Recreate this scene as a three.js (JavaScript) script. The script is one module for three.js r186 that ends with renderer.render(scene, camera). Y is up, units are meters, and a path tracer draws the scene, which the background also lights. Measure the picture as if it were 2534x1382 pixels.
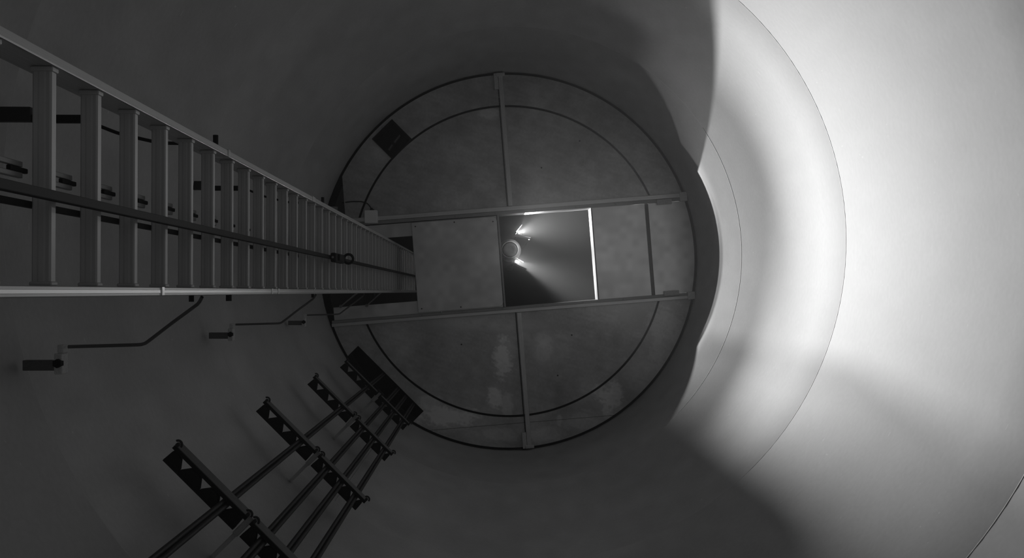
import * as THREE from 'three';
import { RoundedBoxGeometry } from 'three/addons/geometries/RoundedBoxGeometry.js';
import { mergeGeometries } from 'three/addons/utils/BufferGeometryUtils.js';
import { Brush, Evaluator, SUBTRACTION } from 'three-bvh-csg';

/* ------------------------------------------------------------------ camera, haze, lamps, exposure
   Looking down inside a steel tower. y is up, the platform top is y = 0, x is right and z is down in the picture. */
const W = 2534, H = 1382, FOCAL = 2740, EYE = 11.8;
const scene = new THREE.Scene();
scene.background = new THREE.Color(0x000000);
const camera = new THREE.PerspectiveCamera(2 * Math.atan(H / 2 / FOCAL) * 180 / Math.PI, W / H, 0.05, 60);
camera.position.set(0, EYE, 0);
camera.up.set(0, 0, -1);
camera.lookAt(67 / FOCAL * EYE, 0, -31 / FOCAL * EYE);
scene.add(camera);
const renderer = new THREE.WebGLRenderer({ antialias: true });
renderer.toneMapping = THREE.LinearToneMapping;
renderer.toneMappingExposure = 1.06;
renderer.shadowMap.enabled = true;
scene.fog = new THREE.FogExp2(0xffffff, 0.0068);

// the two work lamps below the hatch: place, low (level flood), spill (wide) and beam (narrow, upwards)
const LAMP_A = { at: [0.389, -0.75, -0.672], fan: [-74, 32], side: [0.01, 0.035], reach: [0.07, 0.14], high: [0.3, 0.42], size: 0.4, low: { I: 72, az: -16, el: 10, cone: 41, soft: 0.9 }, spill: { I: 10, az: -14, el: 58, cone: 52, soft: 0.9 }, beam: { I: 80, az: -6, el: 85, cone: 21, soft: 1 } };
const LAMP_B = { at: [0.362, -0.92, -0.345], fan: [5, 42], side: [0.04, 0.045], reach: [0.08, 0.14], high: [0.05, 0.5], size: 1.4, low: { I: 66, az: 18, el: 10, cone: 40, soft: 0.9 }, spill: { I: 11, az: 20, el: 55, cone: 50, soft: 0.9 }, beam: { I: 84, az: 21, el: 82.5, cone: 21, soft: 1 } };

/* ------------------------------------------------------------------ numbers of the place */
const R = 2.02, CX = 0.258, CZ = -0.327, TURN = 4.5 * Math.PI / 180;    // tower bore, its axis, turn of the walkway
const TOP = 14.5, SEAMS = [-4.2, -0.06, 2.03, 4.87, 7.72, 10.56, 13.4, TOP];

/* ------------------------------------------------------------------ helpers */
let seed = 7;
const rnd = () => { seed = (seed * 1664525 + 1013904223) >>> 0; return seed / 4294967296; };
const taken = {};
function numbered(n) { const k = taken[n] = (taken[n] ?? -1) + 1; return k ? `${n}_${String(k).padStart(3, '0')}` : n; }
function shadowed(m) { m.castShadow = m.receiveShadow = true; return m; }
function mesh(name, geo, mat, parent) {
  const g = Array.isArray(geo) ? (geo.length > 1 ? mergeGeometries(geo.map(x => { const y = x.index ? x.toNonIndexed() : x.clone(); for (const a of Object.keys(y.attributes)) if (!['position', 'normal', 'uv'].includes(a)) y.deleteAttribute(a); y.morphAttributes = {}; return y; })) : geo[0]) : geo;
  const m = shadowed(new THREE.Mesh(g, mat));
  m.name = numbered(name);
  (parent ?? scene).add(m);
  return m;
}
function thing(name, label, category, at = [0, 0, 0], turn = 0, group) {
  const o = new THREE.Group(); o.name = numbered(name); o.position.set(...at); o.rotation.y = turn;
  o.userData = { label, category }; if (group) o.userData.group = group;
  scene.add(o); return o;
}
function structure(name, at = [0, 0, 0], turn = 0) {
  const o = new THREE.Group(); o.name = name; o.position.set(...at); o.rotation.y = turn;
  o.userData = { kind: 'structure' }; scene.add(o); return o;
}
// box from low to high corner, edges softened
function box(x0, x1, y0, y1, z0, z1, r = 0.002) {
  const w = x1 - x0, h = y1 - y0, d = z1 - z0, q = Math.min(r, w * 0.45, h * 0.45, d * 0.45);
  const g = q > 0 ? new RoundedBoxGeometry(w, h, d, 1, q) : new THREE.BoxGeometry(w, h, d);
  return g.translate((x0 + x1) / 2, (y0 + y1) / 2, (z0 + z1) / 2);
}
const V = (x, y, z) => new THREE.Vector3(x, y, z);
function rod(a, b, r, seg = 8) {
  const p = V(...a), q = V(...b), d = q.clone().sub(p);
  const g = new THREE.CylinderGeometry(r, r, d.length(), seg);
  g.applyQuaternion(new THREE.Quaternion().setFromUnitVectors(V(0, 1, 0), d.clone().normalize()));
  const c = p.add(q).multiplyScalar(0.5);
  return g.translate(c.x, c.y, c.z);
}
function tube(pts, r, n = 24, seg = 7) { return new THREE.TubeGeometry(new THREE.CatmullRomCurve3(pts.map(p => V(...p)), false, 'catmullrom', 0.2), n, r, seg); }
// a horizontal outline [[x, z], ...] raised from y0 to y1; uv in metres
function prism(pts, y0, y1, bevel = 0) {
  const s = new THREE.Shape(pts.map(([x, z]) => new THREE.Vector2(x, -z)));
  const g = new THREE.ExtrudeGeometry(s, { depth: y1 - y0 - 2 * bevel, bevelEnabled: bevel > 0, bevelThickness: bevel, bevelSize: bevel, bevelOffset: -bevel, bevelSegments: 1, steps: 1 });
  g.rotateX(-Math.PI / 2).translate(0, y0 + bevel, 0);
  return g;
}
function clip(poly, a, b, c) {           // keep a*x + b*z <= c
  const out = [];
  poly.forEach((p, i) => {
    const q = poly[(i + 1) % poly.length], fp = a * p[0] + b * p[1] - c, fq = a * q[0] + b * q[1] - c;
    if (fp <= 0) out.push(p);
    if (fp * fq < 0) { const t = fp / (fp - fq); out.push([p[0] + t * (q[0] - p[0]), p[1] + t * (q[1] - p[1])]); }
  });
  return out;
}
function disc(r, n = 240) { return Array.from({ length: n }, (_, i) => [r * Math.cos(i / n * 2 * Math.PI), r * Math.sin(i / n * 2 * Math.PI)]); }
const evaluator = new Evaluator(); evaluator.attributes = ['position', 'normal', 'uv'];
function cut(geo, ...holes) {
  let b = new Brush(geo); b.updateMatrixWorld();
  for (const h of holes) { const k = new Brush(h); k.updateMatrixWorld(); b = evaluator.evaluate(b, k, SUBTRACTION); }
  b.geometry.clearGroups(); return b.geometry;
}

/* ------------------------------------------------------------------ procedural materials */
function hash(x, y) { let h = (x * 374761393 + y * 668265263) | 0; h = Math.imul(h ^ (h >>> 13), 1274126177); return ((h ^ (h >>> 16)) >>> 0) / 4294967296; }
function vnoise(x, y, wx, wy) {          // value noise that wraps after wx, wy cells
  const i = Math.floor(x), j = Math.floor(y), fx = x - i, fy = y - j, s = fx * fx * (3 - 2 * fx), t = fy * fy * (3 - 2 * fy);
  const h = (a, b) => hash(((a % wx) + wx) % wx, ((b % wy) + wy) % wy);
  return (h(i, j) * (1 - s) + h(i + 1, j) * s) * (1 - t) + (h(i, j + 1) * (1 - s) + h(i + 1, j + 1) * s) * t;
}
function dataTexture(n, m, f, srgb = true) {
  const d = new Uint8Array(n * m * 4);
  for (let y = 0; y < m; y++) for (let x = 0; x < n; x++) { const v = Math.max(0, Math.min(255, Math.round(255 * f(x / n, y / m)))), k = 4 * (y * n + x); d[k] = d[k + 1] = d[k + 2] = v; d[k + 3] = 255; }
  const t = new THREE.DataTexture(d, n, m); t.wrapS = t.wrapT = THREE.RepeatWrapping; t.magFilter = THREE.LinearFilter; t.minFilter = THREE.LinearFilter;
  if (srgb) t.colorSpace = THREE.SRGBColorSpace; t.needsUpdate = true; return t;
}
// painted steel: broad uneven spray, faint runs, a few scratches
const wallMap = dataTexture(1024, 512, (u, v) => {
  const broad = vnoise(u * 10, v * 5, 10, 5), mid = vnoise(u * 60, v * 12, 60, 12), fine = vnoise(u * 420, v * 200, 420, 200);
  const speck = vnoise(u * 300, v * 110, 300, 110) > 0.985 ? 0.12 : 0;
  return 0.86 + 0.07 * (broad - 0.5) + 0.05 * (mid - 0.5) + 0.03 * (fine - 0.5) + speck;
});
const wallBump = dataTexture(512, 256, (u, v) => 0.5 + 0.5 * (vnoise(u * 90, v * 14, 90, 14) - 0.5) + 0.25 * (vnoise(u * 240, v * 120, 240, 120) - 0.5), false);
// scuffed steel plate of the platform; the map spans 4.04 m, pale dust left by boots in patches; the last three paint brighter light on the right
const dust = [[1245, 885, 22, 50, .9], [1225, 985, 20, 32, .9], [1252, 1000, 16, 30, .6], [1100, 1030, 75, 26, .9], [1060, 1000, 30, 24, .6], [1512, 985, 30, 42, .9], [1480, 965, 18, 16, .6], [1440, 1045, 60, 22, .5], [1345, 1075, 50, 20, .5], [1240, 1075, 40, 16, .5], [1385, 1040, 7, 16, .7], [1345, 860, 22, 40, .45], [1215, 800, 120, 22, .35], [1285, 800, 6, 20, .7], [1210, 280, 26, 12, .6], [1500, 1010, 14, 30, .6], [1648, 860, 48, 120, .55], [1600, 930, 50, 50, .4], [1560, 640, 90, 130, .3]].map(([x, y, a, b, k]) => [(x - 1260) / 232.2, (y - 646) / 232.2, a / 232.2, b / 232.2, k]);
const deckMap = dataTexture(1024, 1024, (u, v) => {
  const x = (u - 0.5) * 4.04, z = (v - 0.5) * 4.04;
  const n1 = vnoise(u * 14, v * 14, 14, 14), n2 = vnoise(u * 46, v * 46, 46, 46), n3 = vnoise(u * 220, v * 220, 220, 220), streak = vnoise(u * 30 + v * 18, v * 160 - u * 50, 1000, 1000);
  let k = 0;
  for (const [dx, dz, a, b, w] of dust) { const q = Math.hypot((x - dx) / a, (z - dz) / b) + 0.7 * (n2 - 0.5) + 0.5 * (n3 - 0.5) + 0.6 * (streak - 0.5); k = Math.max(k, w * Math.max(0, Math.min(1, (1.2 - q) * 1.7))); }
  return 0.76 + 0.13 * (n1 - 0.5) + 0.08 * (n2 - 0.5) + 0.05 * (n3 - 0.5) + 0.05 * (streak - 0.5) + 0.26 * k;
});
const grain = dataTexture(256, 256, (u, v) => 0.9 + 0.1 * (vnoise(u * 60, v * 60, 60, 60) - 0.5) + 0.08 * (vnoise(u * 16, v * 16, 16, 16) - 0.5));
const std = o => new THREE.MeshStandardMaterial(o);
const lin = k => new THREE.Color().setRGB(k, k, k);
const M = {
  wall: std({ color: lin(0.74), map: wallMap, bumpMap: wallBump, bumpScale: 0.0006, roughness: 0.62 }),
  ceiling: std({ color: lin(0.78), map: grain, roughness: 0.8 }),
  paleWhite: std({ color: lin(1.0), roughness: 0.4 }),  // plain white, also paints the bright stretch of the weld
  frame: std({ color: lin(0.03), map: grain, roughness: 0.6 }),
  litPlate: std({ color: lin(1.0), map: grain, roughness: 0.32, metalness: 0.75 }),  // plate copy made paler to carry the stronger light beside the hatch
  weld: std({ color: lin(0.7), map: grain, roughness: 0.5 }),
  deck: std({ color: lin(1.0), map: deckMap, roughness: 0.36, metalness: 0.5 }),
  plate: std({ color: lin(0.9), map: grain, roughness: 0.34, metalness: 0.6 }),
  beam: std({ color: lin(0.5), map: grain, roughness: 0.55, metalness: 0.15 }),
  galvanised: std({ color: lin(0.4), map: grain, roughness: 0.42, metalness: 0.3 }),
  aluminium: std({ color: lin(0.6), map: grain, roughness: 0.42, metalness: 0.12 }),
  rung: std({ color: lin(0.85), map: grain, roughness: 0.62, metalness: 0.0 }),
  bright: std({ color: lin(0.85), map: grain, roughness: 0.3, metalness: 0.5 }),
  channel: std({ color: lin(0.16), map: grain, roughness: 0.6, metalness: 0.1 }),
  black: std({ color: lin(0.006), map: grain, roughness: 0.85 }),
  rubber: std({ color: lin(0.012), map: grain, roughness: 0.55 }),
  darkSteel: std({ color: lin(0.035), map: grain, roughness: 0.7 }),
  grey: std({ color: lin(0.85), map: grain, roughness: 0.6 }),
  lamp: std({ color: 0xffffff, emissive: 0xffffff, emissiveIntensity: 6, roughness: 0.4 }),
};

/* ------------------------------------------------------------------ tower shell, lower floor, cover above */
const shell = structure('wall_tower', [CX, 0, CZ]);
for (let i = 0; i + 1 < SEAMS.length; i++) {
  const a = SEAMS[i], b = SEAMS[i + 1], prof = [];
  for (let k = 0; k <= 6; k++) prof.push(new THREE.Vector2(R, a + (b - a) * k / 6));
  prof.push(new THREE.Vector2(R + 0.03, b), new THREE.Vector2(R + 0.03, a), new THREE.Vector2(R, a));
  const g = new THREE.LatheGeometry(prof, 160);
  const uv = g.attributes.uv, p = g.attributes.position;
  for (let k = 0; k < uv.count; k++) uv.setXY(k, uv.getX(k) * 2 + i * 0.37, (p.getY(k) - a) / 3.2 + i * 0.21);
  mesh('shell_panel', g, i ? M.wall : M.darkSteel, shell);  // lowest panel coloured dark in place of the shade below the platform
}
for (const y of SEAMS.slice(2, -1)) {
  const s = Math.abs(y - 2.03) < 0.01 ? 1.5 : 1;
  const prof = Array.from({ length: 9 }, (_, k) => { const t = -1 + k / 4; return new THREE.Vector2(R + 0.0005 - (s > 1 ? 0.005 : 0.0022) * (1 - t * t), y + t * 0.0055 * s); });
  if (s > 1) {   // pale bead paints the light this weld catches on the side away from the ladder
    mesh('lit_seam_bead', new THREE.LatheGeometry(prof, 80, 46 * Math.PI / 180, 78 * Math.PI / 180), M.paleWhite, shell);
    mesh('weld_seam', new THREE.LatheGeometry(prof.map(p => new THREE.Vector2(R + 0.0005 - (R + 0.0005 - p.x) * 0.3, p.y)), 160, 124 * Math.PI / 180, 282 * Math.PI / 180), M.weld, shell);
  } else mesh('weld_seam', new THREE.LatheGeometry(prof, 200), M.weld, shell);
}
function uprightWeld(az, y0, y1) {
  const g = new THREE.CylinderGeometry(0.006, 0.006, y1 - y0, 6); g.scale(1, 1, 0.6);
  g.rotateY(-az).translate(Math.cos(az) * (R + 0.001), (y0 + y1) / 2, Math.sin(az) * (R + 0.001)); mesh('weld_seam', g, M.weld, shell);
}
uprightWeld(Math.atan2(-1.73, 1.04), 4.87, 7.72);
uprightWeld(2.2, 2.03, 4.87);
uprightWeld(0.9, 7.72, 10.56);
const lower = structure('floor_lower'); mesh('floor_plate', prism(disc(R + 0.03, 96).map(([x, z]) => [x + CX, z + CZ]), -4.24, -4.2), M.black, lower);  // black colour paints the shade on the unlit floor
const above = structure('ceiling'); mesh('ceiling_plate', prism(disc(R + 0.03, 96).map(([x, z]) => [x + CX, z + CZ]), TOP, TOP + 0.04), M.ceiling, above);

/* ------------------------------------------------------------------ platform: own axes u (along the walkway) and v */
const deck = structure('floor', [CX, 0, CZ], TURN);
const toDeck = (x, z) => { const dx = x - CX, dz = z - CZ, c = Math.cos(TURN), s = Math.sin(TURN); return [dx * c - dz * s, dx * s + dz * c]; };
function metreUV(g) { const p = g.attributes.position, n = p.count, a = new Float32Array(2 * n), c = Math.cos(TURN), s = Math.sin(TURN); for (let i = 0; i < n; i++) { const u = p.getX(i), v = p.getZ(i); a[2 * i] = 0.5 + (u * c + v * s) / 4.04; a[2 * i + 1] = 0.5 + (v * c - u * s) / 4.04; } g.setAttribute('uv', new THREE.BufferAttribute(a, 2)); return g; }
const RIN = 1.655, ROUT = 1.99;
// square opening by the wall and the long cable opening, as cutters in the platform's axes
const place45 = (g, x, z) => { const [u, v] = toDeck(x, z); return g.rotateY(Math.PI / 4 - TURN).translate(u, 0, v); };
const squareHole = () => place45(new THREE.BoxGeometry(0.3, 0.3, 0.3), -0.99, -1.624);
const n45 = (t, n) => [(t - n) / Math.SQRT2, (t + n) / Math.SQRT2];            // world x, z from along-bracket t and outward n
const slotHole = () => { const [x, z] = n45(-0.0525, 1.36 + 0.25); const [u, v] = toDeck(x, z); return new THREE.BoxGeometry(0.985, 0.3, 0.5).rotateY(-Math.PI / 4 - TURN).translate(u, 0, v); };
const BAR = 0.034;
for (const [sv, su] of [[-1, -1], [-1, 1], [1, -1], [1, 1]]) {
  let p = clip(disc(RIN - 0.011), 0, -sv, -0.53);
  p = clip(p, -su, 0, su < 0 ? (BAR - 0.012) : -(BAR - 0.004));
  let g = prism(p, -0.02, 0, 0.002);
  if (sv < 0 && su < 0) g = cut(g, squareHole());
  mesh('deck_plate', metreUV(g), M.deck, deck);
}
function ringPiece(a0, a1, r0, r1, y0, y1) {
  const n = 80, pts = [];
  for (let i = 0; i <= n; i++) { const a = a0 + (a1 - a0) * i / n; pts.push([r1 * Math.cos(a), r1 * Math.sin(a)]); }
  for (let i = n; i >= 0; i--) { const a = a0 + (a1 - a0) * i / n; pts.push([r0 * Math.cos(a), r0 * Math.sin(a)]); }
  return prism(pts, y0, y1);
}
{ // outer ring plates, each from the walkway to the cross bar
  const e = 0.275, rad = Math.PI;
  const big = (u0, u1, v0, v1) => new THREE.BoxGeometry(u1 - u0, 0.4, v1 - v0).translate((u0 + u1) / 2, 0, (v0 + v1) / 2);
  mesh('ring_plate', metreUV(cut(ringPiece(-rad / 2 + 0.012, -e + 0.02, RIN + 0.012, ROUT, -0.024, -0.004), big(0, 3, -0.53, 1))), M.deck, deck);
  mesh('ring_plate', metreUV(cut(ringPiece(-rad + e - 0.02, -rad / 2 + 0.012, RIN + 0.012, ROUT, -0.024, -0.004), squareHole(), big(-3, 0, -0.53, 1), big(-3, -1.70, -1.8, 0))), M.deck, deck);
  mesh('ring_plate', metreUV(cut(ringPiece(e - 0.02, rad / 2 - 0.012, RIN + 0.012, ROUT, -0.024, -0.004), big(-1, 3, -1, 0.53), big(-1, 3, 1.73, 2.2))), M.deck, deck);
  mesh('ring_plate', metreUV(cut(ringPiece(rad / 2 - 0.012, rad - e + 0.02, RIN + 0.012, ROUT, -0.024, -0.004), slotHole(), big(-3, 1, -1, 0.53), big(-3, 1, 1.73, 2.2))), M.deck, deck);
  const rim = clip(disc(ROUT), 0, -1, -1.734);
  mesh('ring_plate', metreUV(prism(clip(rim, -1, 0, -0.022), -0.024, -0.004)), M.deck, deck);
  mesh('ring_plate', metreUV(prism(clip(rim, 1, 0, 0.022), -0.024, -0.004)), M.deck, deck);
  mesh('ring_light_stop', ringPiece(0, 2 * Math.PI, 1.95, 2.0195, -0.06, -0.0245), M.black, deck);  // black ring added to stop lamp light leaking up the wall gap
  // curved black strip added under the joint of ring and plates against light leaks
  mesh('joint_light_stop', [cut(ringPiece(-rad + e, -e, 1.62, 1.70, -0.1, -0.03), squareHole()), ringPiece(e, rad - e, 1.62, 1.70, -0.1, -0.03)], M.black, deck);
}
for (const [x, z] of [[1435, 348], [1415, 830], [1142, 853], [1340, 415], [1380, 930]].map(([x, y]) => toDeck((x - 1200) / 232.2, (y - 722) / 232.2))) mesh('plate_screw', new THREE.CylinderGeometry(0.009, 0.009, 0.005, 8).translate(x, 0.0024, z), M.darkSteel, deck);
// walkway plates between the beams: two to the right of the hatch, two strips beside the ladder opening
mesh('walkway_plate', metreUV(prism([[0.925, -0.497], [1.492, -0.497], [1.492, 0.487], [0.925, 0.487]], -0.02, 0.0, 0.002)), M.litPlate, deck);
{ let p = clip(disc(1.985), -1, 0, -1.528); p = clip(p, 0, 1, 0.487); p = clip(p, 0, -1, 0.497); mesh('walkway_plate', metreUV(prism(p, -0.02, 0.004, 0.002)), M.litPlate, deck); }
mesh('walkway_plate', metreUV(prism([[-1.70, -0.49], [-0.1, -0.49], [-0.1, -0.345], [-1.70, -0.345]], -0.02, 0, 0.002)), M.plate, deck);
mesh('walkway_plate', metreUV(prism([[-1.9, 0.35], [-0.1, 0.35], [-0.1, 0.487], [-1.9, 0.487]], -0.02, 0, 0.002)), M.plate, deck);
mesh('joint_cover', box(1.492, 1.528, -0.04, -0.016, -0.497, 0.487), M.channel, deck);
// frame of the hatch: four upright plates hanging below the platform
mesh('hatch_frame', [box(-0.075, 0.925, -0.28, 0.004, -0.507, -0.497, 0.001), box(-0.075, 0.925, -0.28, 0.004, 0.487, 0.497, 0.001), box(0.913, 0.925, -0.28, 0.004, -0.497, 0.487, 0.001), box(-0.085, -0.075, -0.28, -0.002, -0.5, 0.49, 0.001)], M.frame, deck);
// walkway bearers carrying the plates beside the ladder opening
mesh('walkway_bearer', [box(-1.7, -0.1, -0.12, -0.03, -0.36, -0.345), box(-1.9, -0.1, -0.12, -0.03, 0.35, 0.365), box(0.925, 1.8, -0.12, -0.03, -0.49, -0.47), box(0.925, 1.8, -0.12, -0.03, 0.46, 0.48)], M.darkSteel, deck);

function beam(label, sign, u0, u1, v0, v1) {
  const o = thing('walkway_beam', label, 'beam', [CX, 0, CZ], TURN);
  const out = sign < 0 ? [v0, v0 + 0.045] : [v1 - 0.035, v1], inn = sign < 0 ? [v0 + 0.045, v1] : [v0, v1 - 0.035];
  mesh('flange', box(u0, u1, 0.002, 0.05, out[0], out[1], 0.004), M.plate, o);
  mesh('ledge', box(u0, u1, 0.002, 0.018, inn[0], inn[1], 0.003), M.beam, o);
  mesh('end_bracket', box(1.62, 1.78, 0.018, 0.05, sign < 0 ? v1 - 0.03 : v0 - 0.035, sign < 0 ? v1 + 0.025 : v0 + 0.015, 0.004), M.grey, o);
  mesh('end_cap', box(u1 - 0.08, u1, 0.0, 0.075, v0 - 0.01, v1 + 0.01, 0.008), M.plate, o);
  for (let k = 0; k < 7; k++) { const u = -1.4 + k * 0.43; mesh('bolt', new THREE.CylinderGeometry(0.009, 0.009, 0.01, 6).translate(u, 0.022, (inn[0] + inn[1]) / 2), M.galvanised, o); }
  return o;
}
beam('long grey steel beam edging the walkway on the side of the dark square opening', -1, -1.80, 1.945, -0.578, -0.498);
beam('long grey steel beam edging the walkway beside the dust-stained half of the platform', 1, -1.925, 1.945, 0.488, 0.553);

function crossBar(label, v0, v1) {
  const o = thing('cross_bar', label, 'bar', [CX, 0, CZ], TURN);
  const s = Math.sign(v0 + v1), wallEnd = s < 0 ? v0 : v1;
  mesh('flat_bar', box(BAR + 0.002, BAR + 0.05, 0.0, 0.045, Math.min(v0, v1), Math.max(v0, v1), 0.004), M.plate, o);
  mesh('base_strip', box(BAR - 0.012, BAR + 0.002, -0.03, -0.004, Math.min(v0, v1) + 0.02, Math.max(v0, v1) - 0.02, 0.002), M.black, o);
  const a = s < 0 ? wallEnd : wallEnd - 0.17, b = s < 0 ? wallEnd + 0.17 : wallEnd;
  mesh('end_clip', box(BAR - 0.045, BAR + 0.0, 0.0, 0.06, a, b, 0.004), M.plate, o);
  mesh('end_plate', box(BAR - 0.02, BAR + 0.075, 0.0, 0.075, s < 0 ? wallEnd : wallEnd - 0.035, s < 0 ? wallEnd + 0.035 : wallEnd, 0.006), M.plate, o);
  return o;
}
crossBar('slim upright grey bar on the platform half with the dark square opening', -2.0, -0.58);
crossBar('slim upright grey bar from walkway to wall across the dust-stained half', 0.556, 2.0);

{ // sliding cover left of the hatch
  const o = thing('hatch_cover', 'square grey steel hatch cover slid open beside the lit opening', 'hatch', [CX, 0, CZ], TURN);
  const p = [], q = 0.045, add = (cx, cz, a0) => { for (let k = 0; k <= 6; k++) { const a = a0 + k * Math.PI / 12; p.push([cx + q * Math.cos(a), cz + q * Math.sin(a)]); } };
  p.push([-1.005, -0.482]); add(-0.098 - q, -0.482 + q, -Math.PI / 2); add(-0.098 - q, 0.476 - q, 0); p.push([-1.005, 0.476]);
  mesh('panel', metreUV(prism(p, 0.02, 0.034, 0.003)), M.plate, o);
  mesh('edge_angle', [box(-0.092, -0.074, 0.0, 0.04, -0.5, 0.486, 0.003)], M.beam, o);
  mesh('skirt', [box(-1.0, -0.98, 0.002, 0.02, -0.47, 0.465), box(-0.98, -0.11, 0.002, 0.02, -0.47, -0.455), box(-0.98, -0.11, 0.002, 0.02, 0.45, 0.465)], M.darkSteel, o);
  for (const [u, v] of [[-0.965, -0.44], [-0.965, 0.435], [-0.14, -0.43], [-0.55, -0.455], [-0.55, 0.45]]) mesh('screw', new THREE.CylinderGeometry(0.008, 0.008, 0.006, 8).translate(u, 0.036, v), M.darkSteel, o);
  mesh('stud', new THREE.SphereGeometry(0.011, 10, 8).translate(-0.76, 0.03, 0.485), M.bright, o);
}

{ // grey box with a cable loop by the beam
  const [u, v] = toDeck(-1.198, -0.785);
  const c = V(-1.198, 0, -0.785);
  const o = thing('junction_box', 'small pale grey junction box on the beam beside the ladder', 'box', [c.x, 0.05, c.z], TURN * 0.3);
  mesh('housing', box(-0.066, 0.066, 0, 0.11, -0.07, 0.066, 0.006), M.paleWhite, o);
  mesh('cable_gland', [rod([0.005, 0.06, -0.07], [0.005, 0.06, -0.095], 0.014), box(-0.012, 0.034, 0.045, 0.075, -0.082, -0.07)], M.black, o);
  const k = mesh('signal_cable', tube([[-1.2, 0.1, -0.88], [-1.24, 0.08, -0.93], [-1.31, 0.02, -0.955], [-1.4, 0.012, -0.957], [-1.47, 0.01, -0.95], [-1.53, -0.1, -0.95], [-1.56, -0.6, -0.95]], 0.006, 40), M.rubber);
  k.userData = { label: 'thin black cable looping from the small junction box across the platform', category: 'cable' };
}
{ // pipe in the square opening, and a black closed box added to keep it dark
  const o = thing('conduit_pipe', 'dark pipe lying in the dark square opening in the platform', 'pipe', [-0.99, -0.255, -1.624], Math.PI / 4);
  mesh('pipe', rod([-0.10, 0.0, 0.02], [0.10, 0.0, -0.01], 0.018, 12), M.galvanised, o);
  mesh('clamp', [box(-0.03, 0.0, -0.02, 0.026, -0.03, 0.035, 0.004)], M.black, o);
  const c = thing('opening_blackout', 'black lining box added to darken the square opening near the wall', 'box', [-0.99, 0, -1.624], Math.PI / 4);
  mesh('box_side', [box(-0.15, -0.14, -0.3, 0.015, -0.15, 0.15), box(0.14, 0.15, -0.3, 0.015, -0.15, 0.15), box(-0.14, 0.14, -0.3, 0.015, -0.15, -0.14), box(-0.14, 0.14, -0.3, 0.015, 0.14, 0.15), box(-0.14, 0.14, -0.3, -0.28, -0.14, 0.14)], M.black, c);
}

{ const [x, z] = n45(-0.0525, 1.36 + 0.09), [u, v] = toDeck(x, z); mesh('slot_blackout', new THREE.BoxGeometry(0.99, 0.02, 0.2).rotateY(-Math.PI / 4 - TURN).translate(u, -0.12, v), M.black, deck); }  // black sheet added so the cable opening looks dark

/* ------------------------------------------------------------------ ladder */
{
  const o = thing('ladder', 'long grey aluminium ladder running down the tower and through the platform', 'ladder', [-0.98, -3.6, -0.2525]);
  const at = (x0, x1, y0, y1, z0, z1, r) => box(x0 + 0.98, x1 + 0.98, y0 + 3.6, y1 + 3.6, z0 + 0.2525, z1 + 0.2525, r);
  for (const [z0, z1, s] of [[-0.516, -0.492, -1], [-0.0125, 0.013, 1]]) {
    const web = s < 0 ? [z1 - 0.006, z1] : [z0, z0 + 0.006];
    mesh('edge_highlight', at(-0.9375, -0.9343, -3.6, 14.4, s < 0 ? z1 - 0.005 : z0 + 0.008, s < 0 ? z1 + 0.0005 : z1 - 0.008, 0.001), M.bright, o);  // bright strip paints the highlight along the rounded rail edge
    mesh('rail', [at(-1.022, -0.937, -3.6, 14.4, web[0], web[1], 0.002), at(-0.943, -0.935, -3.6, 14.4, z0, z1, 0.003), at(-1.024, -1.016, -3.6, 14.4, z0, z1, 0.003)], M.aluminium, o);
  }
  // rungs: flat-topped, ribbed, with swaged ends
  const shape = new THREE.Shape([[-0.02, -0.013], [0.02, -0.015], [0.021, 0.011], [0.017, 0.015], [0.009, 0.0135], [0.005, 0.015], [-0.005, 0.015], [-0.009, 0.0135], [-0.017, 0.015], [-0.021, 0.011]].map(p => new THREE.Vector2(...p)));
  const rung = mergeGeometries([
    new THREE.ExtrudeGeometry(shape, { depth: 0.4795, bevelEnabled: false }).translate(0, 0, -0.492),
    new RoundedBoxGeometry(0.05, 0.038, 0.012, 1, 0.004).translate(0, 0, -0.486),
    new RoundedBoxGeometry(0.05, 0.038, 0.010, 1, 0.004).translate(0, 0, -0.017),
  ].map(g => { g.deleteAttribute('uv'); return g; }));
  rung.translate(0, 0, 0.2525);
  for (let k = -17; k <= 44; k++) { const m = mesh('rung', rung, M.rung, o); m.position.set(0.98 - 0.965, 9.355 - 0.287 * k + 3.6, 0); }
  for (const y of [6.9, 5.7, 6.75, 4.2, 2.6, 8.55]) mesh('splice_plate', at(-1.0, -0.9325, y, y + 0.025, -0.0135, 0.0115, 0.001), M.bright, o);
  for (const y of [7.72, 5.75, 5.72, 5.69]) mesh('splice_plate', at(-0.99, -0.9325, y, y + 0.03, -0.518, -0.4905, 0.001), M.bright, o);
}
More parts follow.
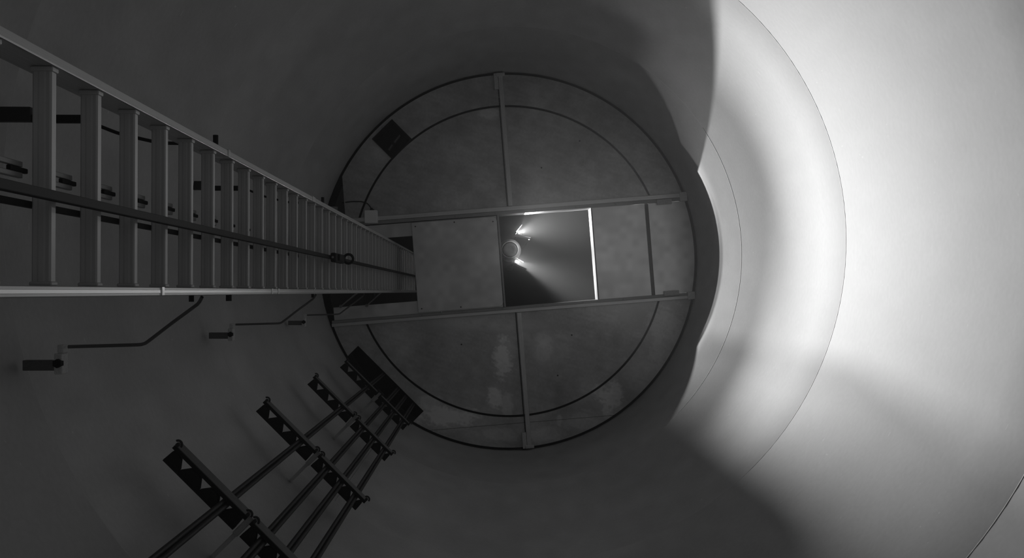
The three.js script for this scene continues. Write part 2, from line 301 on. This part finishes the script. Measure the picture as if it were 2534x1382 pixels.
{ // guard rail clipped to the rungs
  const o = thing('fall_arrest_rail', 'slim black fall-arrest rail clipped to the middle of the ladder rungs', 'rail', [-0.93, -3.6, -0.2]);
  const at = (x0, x1, y0, y1, z0, z1, r) => box(x0 + 0.93, x1 + 0.93, y0 + 3.6, y1 + 3.6, z0 + 0.2, z1 + 0.2, r);
  mesh('guide', at(-0.915, -0.894, -3.6, 14.4, -0.211, -0.190, 0.003), M.black, o);
  mesh('base_strip', at(-0.943, -0.915, -3.6, 14.4, -0.203, -0.198, 0.001), M.aluminium, o);
  mesh('rear_shade', at(-1.004, -0.988, -3.6, 14.4, -0.197, -0.183, 0.001), M.black, o);  // black strip paints the shaded back of the rail
  const clip1 = mergeGeometries([new RoundedBoxGeometry(0.012, 0.13, 0.012, 1, 0.002).translate(0, 0.02, -0.012), new RoundedBoxGeometry(0.012, 0.13, 0.012, 1, 0.002).translate(0, 0.02, 0.012)]);
  const slot = new RoundedBoxGeometry(0.01, 0.09, 0.011, 1, 0.002).translate(0, -0.03, 0);
  for (let k = -12; k <= 40; k++) {
    const y = 9.355 - 0.287 * k + 3.6 + 0.08;
    const c = mesh('rung_clip', clip1, M.galvanised, o); c.position.set(-1.002 + 0.93, y, -0.262 + 0.2);
    const s = mesh('slot', slot, M.black, c); s.position.set(0, 0, 0);
  }
}
{ // fall arrester hanging on the guide
  const o = thing('fall_arrester', 'small black fall-arrest runner with a ring hanging on the ladder rail', 'runner', [-0.89, 5.2, -0.2]);
  mesh('body', [box(0.0, 0.032, -0.20, 0.2, -0.024, 0.03, 0.008), box(0.002, 0.045, -0.05, 0.12, -0.018, 0.02, 0.006)], M.black, o);
  mesh('ring', new THREE.TorusGeometry(0.028, 0.008, 8, 20).rotateX(Math.PI / 2).translate(0.055, -0.2, 0.0), M.black, o);
  mesh('rivet', new THREE.CylinderGeometry(0.007, 0.007, 0.008, 8).translate(0.014, 0.203, 0.002), M.galvanised, o);
}

/* ------------------------------------------------------------------ ladder stand-offs on the wall */
function standOff(label, y, near) {
  const o = thing('ladder_bracket', label, 'bracket', [-1.5, y, 0.22], 0, undefined);
  const L = (x, yy, z) => [x + 1.5, yy, z - 0.22];
  mesh('stay', [tube([L(-1.01, 0.02, 0.019), L(-1.03, 0.0, 0.045), L(-1.12, 0, 0.112), L(-1.212, 0, 0.183), L(-1.24, 0, 0.191), L(-1.49, 0, 0.198)], 0.0065, 40)], M.channel, o);
  mesh('clamp', [box(-0.03, 0.0, -0.03, 0.03, 0.0, 0.075, 0.005), box(-0.02, 0.002, -0.025, 0.025, -0.03, 0.0, 0.004)], M.grey, o);
  mesh('clamp_bolt', [rod([-0.012, 0.02, 0.035], [-0.012, 0.05, 0.035], 0.016, 6)], M.black, o);
  mesh('arm', box(-0.145, -0.028, -0.018, 0.018, 0.025, 0.062, 0.003), M.channel, o);
  mesh('rail_bolt', rod([0.56, -0.09, -0.208], [0.56, -0.09, -0.185], 0.011, 6), M.black, o);
  mesh('rail_bolt', rod([0.5, 0.2, -0.208], [0.5, 0.2, -0.185], 0.009, 6), M.black, o);
}
standOff('nearest dark bent stay bolted between ladder and wall, with a pale clamp', 7.8);
standOff('second dark bent stay between ladder and wall, further down the tower', 5.14);
standOff('third dark bent stay between ladder and wall, close above the platform', 2.48);
function rearArm(label, y) {
  const o = thing('stand_off', label, 'arm', [-1.72, y, -0.63]);
  mesh('socket', box(-0.06, 0.1, -0.02, 0.02, -0.03, 0.022, 0.004), M.darkSteel, o);
  mesh('arm', [box(0.1, 0.28, -0.012, 0.012, -0.003, 0.026, 0.003), tube([[0.28, 0, 0.012], [0.4, 0, 0.06], [0.55, 0, 0.095], [0.69, 0.02, 0.1]], 0.0065, 20)], M.black, o);
  mesh('rail_bolt', [rod([0.74, -0.05, 0.10], [0.74, -0.05, 0.06], 0.010, 6)], M.black, o);
}
rearArm('dark wall arm seen between the ladder rungs nearest the camera', 7.8);
rearArm('dark wall arm behind the ladder, halfway down the tower', 5.14);
{
  const names = ['thin pale steel stay over the ladder opening, the one nearer the wall', 'thin pale steel stay over the ladder opening, the one nearer the hatch cover'];
  [[[-1.53, 0.002, 0.158], [-1.03, 2.85, 0.012]], [[-1.255, 0.002, 0.15], [-1.025, 0.86, 0.012]]].forEach(([a, b], i) => {
    const m = mesh('steel_stay', [rod(a, b, 0.007, 8), rod([a[0], 0, a[2]], [a[0], 0.02, a[2]], 0.018, 8)], M.galvanised); m.userData = { label: names[i], category: 'rod' };
  });
  const s = mesh('wall_stub', [box(-1.74, -1.56, 0.03, 0.05, -0.90, -0.865, 0.004)], M.galvanised); s.userData = { label: 'short pale flat bar at the wall above the dark gap beside the ladder', category: 'bar' };
}

/* ------------------------------------------------------------------ cable brackets and power cables */
const N0 = 1.36, VEES = [-0.371, -0.256, -0.141, 0.08, 0.195, 0.31];
const along = g => g.rotateY(-Math.PI / 4);     // own x runs along the bracket (t), own z outwards (n)
function bracketPieces(o) {
  for (const [a, b] of [[-0.45, -0.04], [0.0, 0.37]]) {
    mesh('channel', along(box(a, b, -0.09, 0.0, 0, 0.006, 0.001)), M.channel, o);
    mesh('top_edge', along(box(a - 0.008, b + 0.008, 0.0, 0.012, -0.001, 0.016, 0.001)), M.black, o);
    mesh('backing_bar', along(box(a, b, -0.03, 0.012, 0.066, 0.08, 0.002)), M.black, o);
    const vs = VEES.filter(v => v > a && v < b), edges = [a, ...vs, b];
    for (let i = 0; i + 1 < edges.length; i++) {
      const l = edges[i], r = edges[i + 1], q = v => v === VEES[0] || v === VEES[1] ? 0.026 : 0.034, fl = i ? l + q(l) : l, fr = i + 2 < edges.length ? r - q(r) : r;
      const g = prism([[l + 0.001, 0.064], [l + (i && q(l) > 0.03 ? 0.01 : 0.001), 0.062], [fl + 0.004, 0.024], [fl + 0.018, 0.018], [fr - 0.018, 0.018], [fr - 0.004, 0.024], [r - (i + 2 < edges.length && q(r) > 0.03 ? 0.01 : 0.001), 0.062], [r - 0.001, 0.066], [l + 0.001, 0.066]], -0.03, 0.012, 0.001);
      mesh('cleat', along(g), M.black, o);
    }
    for (const t of [a, b]) {
      const bolt = mesh('end_bolt', along(mergeGeometries([rod([t, 0.0, -0.012], [t, 0.024, -0.012], 0.009, 6), new THREE.TorusGeometry(0.016, 0.005, 6, 12, Math.PI * 0.9).rotateX(-Math.PI / 2).translate(t, 0.015, -0.014)].map(g => g.index ? g.toNonIndexed() : g))), M.darkSteel, o);
    }
  }
  mesh('wall_arm', along(box(-0.034, -0.006, -0.02, 0.004, -0.012, 0.09, 0.003)), M.beam, o);
  mesh('wall_arm', along(box(-0.03, -0.01, -0.08, -0.04, 0.03, 0.236, 0.003)), M.weld, o);
}
const spots = ['black cable bracket lowest on the wall, at the opening in the platform', 'second black cable bracket above the platform opening', 'third black cable bracket above the platform opening', 'black cable bracket nearest the camera, crossing the lower edge of the picture'];
const [bx, bz] = n45(0, N0);
const first = thing('cable_bracket', spots[0], 'bracket', [bx, 1.54, bz], 0, 'cable brackets up the wall');
bracketPieces(first);
for (let i = 1; i < 4; i++) {
  const c = first.clone(); c.name = numbered('cable_bracket'); c.position.y = 1.54 + 1.873 * i; c.userData = { ...first.userData, label: spots[i] }; scene.add(c);
}
[['black three-strand power cable in the left half of the brackets, alone', -0.141], ['black three-strand power cable next to the middle arm of the brackets, right half', 0.08], ['middle of the three black power cables in the right half of the brackets', 0.195], ['outermost black power cable, at the far right end of the brackets', 0.31]].forEach(([label, t]) => {
  const [x, z] = n45(t, N0);
  const o = thing('power_cable', label, 'cable', [x, -3.5, z], 0, 'power cables in the wall brackets');
  for (const [dt, dn] of [[-0.0108, 0.0305], [0.0108, 0.0305], [0, 0.0492]]) {
    const pts = []; for (let k = 0; k <= 20; k++) { const [dx, dz] = n45(dt + 0.0003 * Math.sin(k * 2.1 + dt * 300), dn + 0.0003 * Math.cos(k * 1.7)); pts.push([dx, k * 0.77, dz]); }
    mesh('strand', tube(pts, 0.0102, 60, 10), M.rubber, o);
  }
});

/* ------------------------------------------------------------------ below the hatch: lamps, tub, stand */
const dir = (az, el = 0) => { const a = az * Math.PI / 180, e = el * Math.PI / 180; return V(Math.cos(a) * Math.cos(e), Math.sin(e), Math.sin(a) * Math.cos(e)); };
function workLamp(label, spec) {
  const o = thing('work_lamp', label, 'lamp', spec.at);
  mesh('bulb', new THREE.SphereGeometry(0.016, 20, 14), M.lamp, o);
  const [a0, a1] = spec.fan, e0 = dir(a0), e1 = dir(a1), mid = dir((a0 + a1) / 2), b = mid.clone().multiplyScalar(-0.035);
  const side0 = V(e0.z, 0, -e0.x).multiplyScalar(spec.side[0]).add(b), side1 = V(-e1.z, 0, e1.x).multiplyScalar(spec.side[1]).add(b), path = [[e0.x * spec.reach[0], e0.z * spec.reach[0]], [side0.x, side0.z], [b.x, b.z], [side1.x, side1.z], [e1.x * spec.reach[1], e1.z * spec.reach[1]]];
  const outer = path.map(([x, z], i) => { const n = i < 2 ? V(e0.z, 0, -e0.x) : i > 2 ? V(-e1.z, 0, e1.x) : mid.clone().multiplyScalar(-1); return [x + n.x * 0.004, z + n.z * 0.004]; });
  const half = k => prism(k ? [path[2], path[3], path[4], outer[4], outer[3], outer[2]] : [path[0], path[1], path[2], outer[2], outer[1], outer[0]], -0.05, spec.high[k]);
  mesh('shield', half(0), M.black, o); mesh('shield', half(1), M.black, o);
  mesh('pole', rod([0, -0.05, 0], [0, -4.19 - spec.at[1], 0], 0.014, 12), M.black, o);
  mesh('foot_plate', new THREE.CylinderGeometry(0.05, 0.055, 0.02, 20).translate(0, -4.189 - spec.at[1], 0), M.black, o);
  mesh('lamp_base', new THREE.CylinderGeometry(0.03, 0.035, 0.05, 16).translate(0, -0.055, 0), M.black, o);
  for (const s of [spec.low, spec.spill, spec.beam]) {
    const l = new THREE.SpotLight(0xffffff, s.I, 0, s.cone * Math.PI / 180, s.soft, 2);
    l.name = 'lamp_light'; l.position.set(0, 0, 0); l.target.position.copy(dir(s.az, s.el)); l.castShadow = true; l.shadow.radius = spec.size; l.shadow.mapSize.set(1024, 1024); l.shadow.bias = -0.002;
    o.add(l); o.add(l.target);
  }
}
workLamp('glaring work lamp under the hatch with the broad hazy beam', LAMP_A);
workLamp('glaring work lamp under the hatch throwing the narrow hazy beam', LAMP_B);
{
  const o = thing('round_drum', 'small round grey drum with a pale flank between the two glaring lamps', 'drum', [0.29, -1.25, -0.485]);
  mesh('drum_body', new THREE.LatheGeometry([[0.0, 0.0], [0.128, 0.0], [0.134, 0.006], [0.134, 0.03], [0.098, 0.24], [0.094, 0.247], [0.0, 0.247]].map(p => new THREE.Vector2(...p)), 48), M.grey, o);
  mesh('lid', new THREE.LatheGeometry([[0.0, 0.249], [0.04, 0.25], [0.045, 0.256], [0.07, 0.254], [0.09, 0.248], [0.0, 0.2475]].map(p => new THREE.Vector2(...p)), 40), M.channel, o);
  const c = thing('added_lamp', 'tiny added lamp on a dark stalk that lights the round drum', 'lamp', [0.506, -0.9, -0.6]);  // added light source, brightens the flank of the drum
  mesh('bulb', new THREE.SphereGeometry(0.007, 14, 10), M.lamp, c);
  mesh('stalk', rod([0.012, -0.012, -0.004], [0.012, -3.3, -0.004], 0.006, 8), M.black, c);
  mesh('hood', [rod([0.012, -0.02, -0.004], [0.012, 0.018, -0.004], 0.008, 10)], M.black, c);
  const pl = new THREE.PointLight(0xffffff, 0.07, 0, 2); pl.name = 'lamp_light'; pl.castShadow = true; pl.shadow.radius = 0.3; c.add(pl);
  const s = thing('lamp_stand', 'dark stand below the hatch carrying the round drum', 'stand', [0.29, -4.2, -0.485]);
  mesh('pole', [rod([0, 0, 0], [0, 2.91, 0], 0.03, 14)], M.black, s);
  mesh('tray', prism(disc(0.1, 32), 2.91, 2.93), M.black, s);
  mesh('foot_plate', prism(disc(0.06, 24), 0, 0.02), M.black, s);
}
renderer.render(scene, camera);
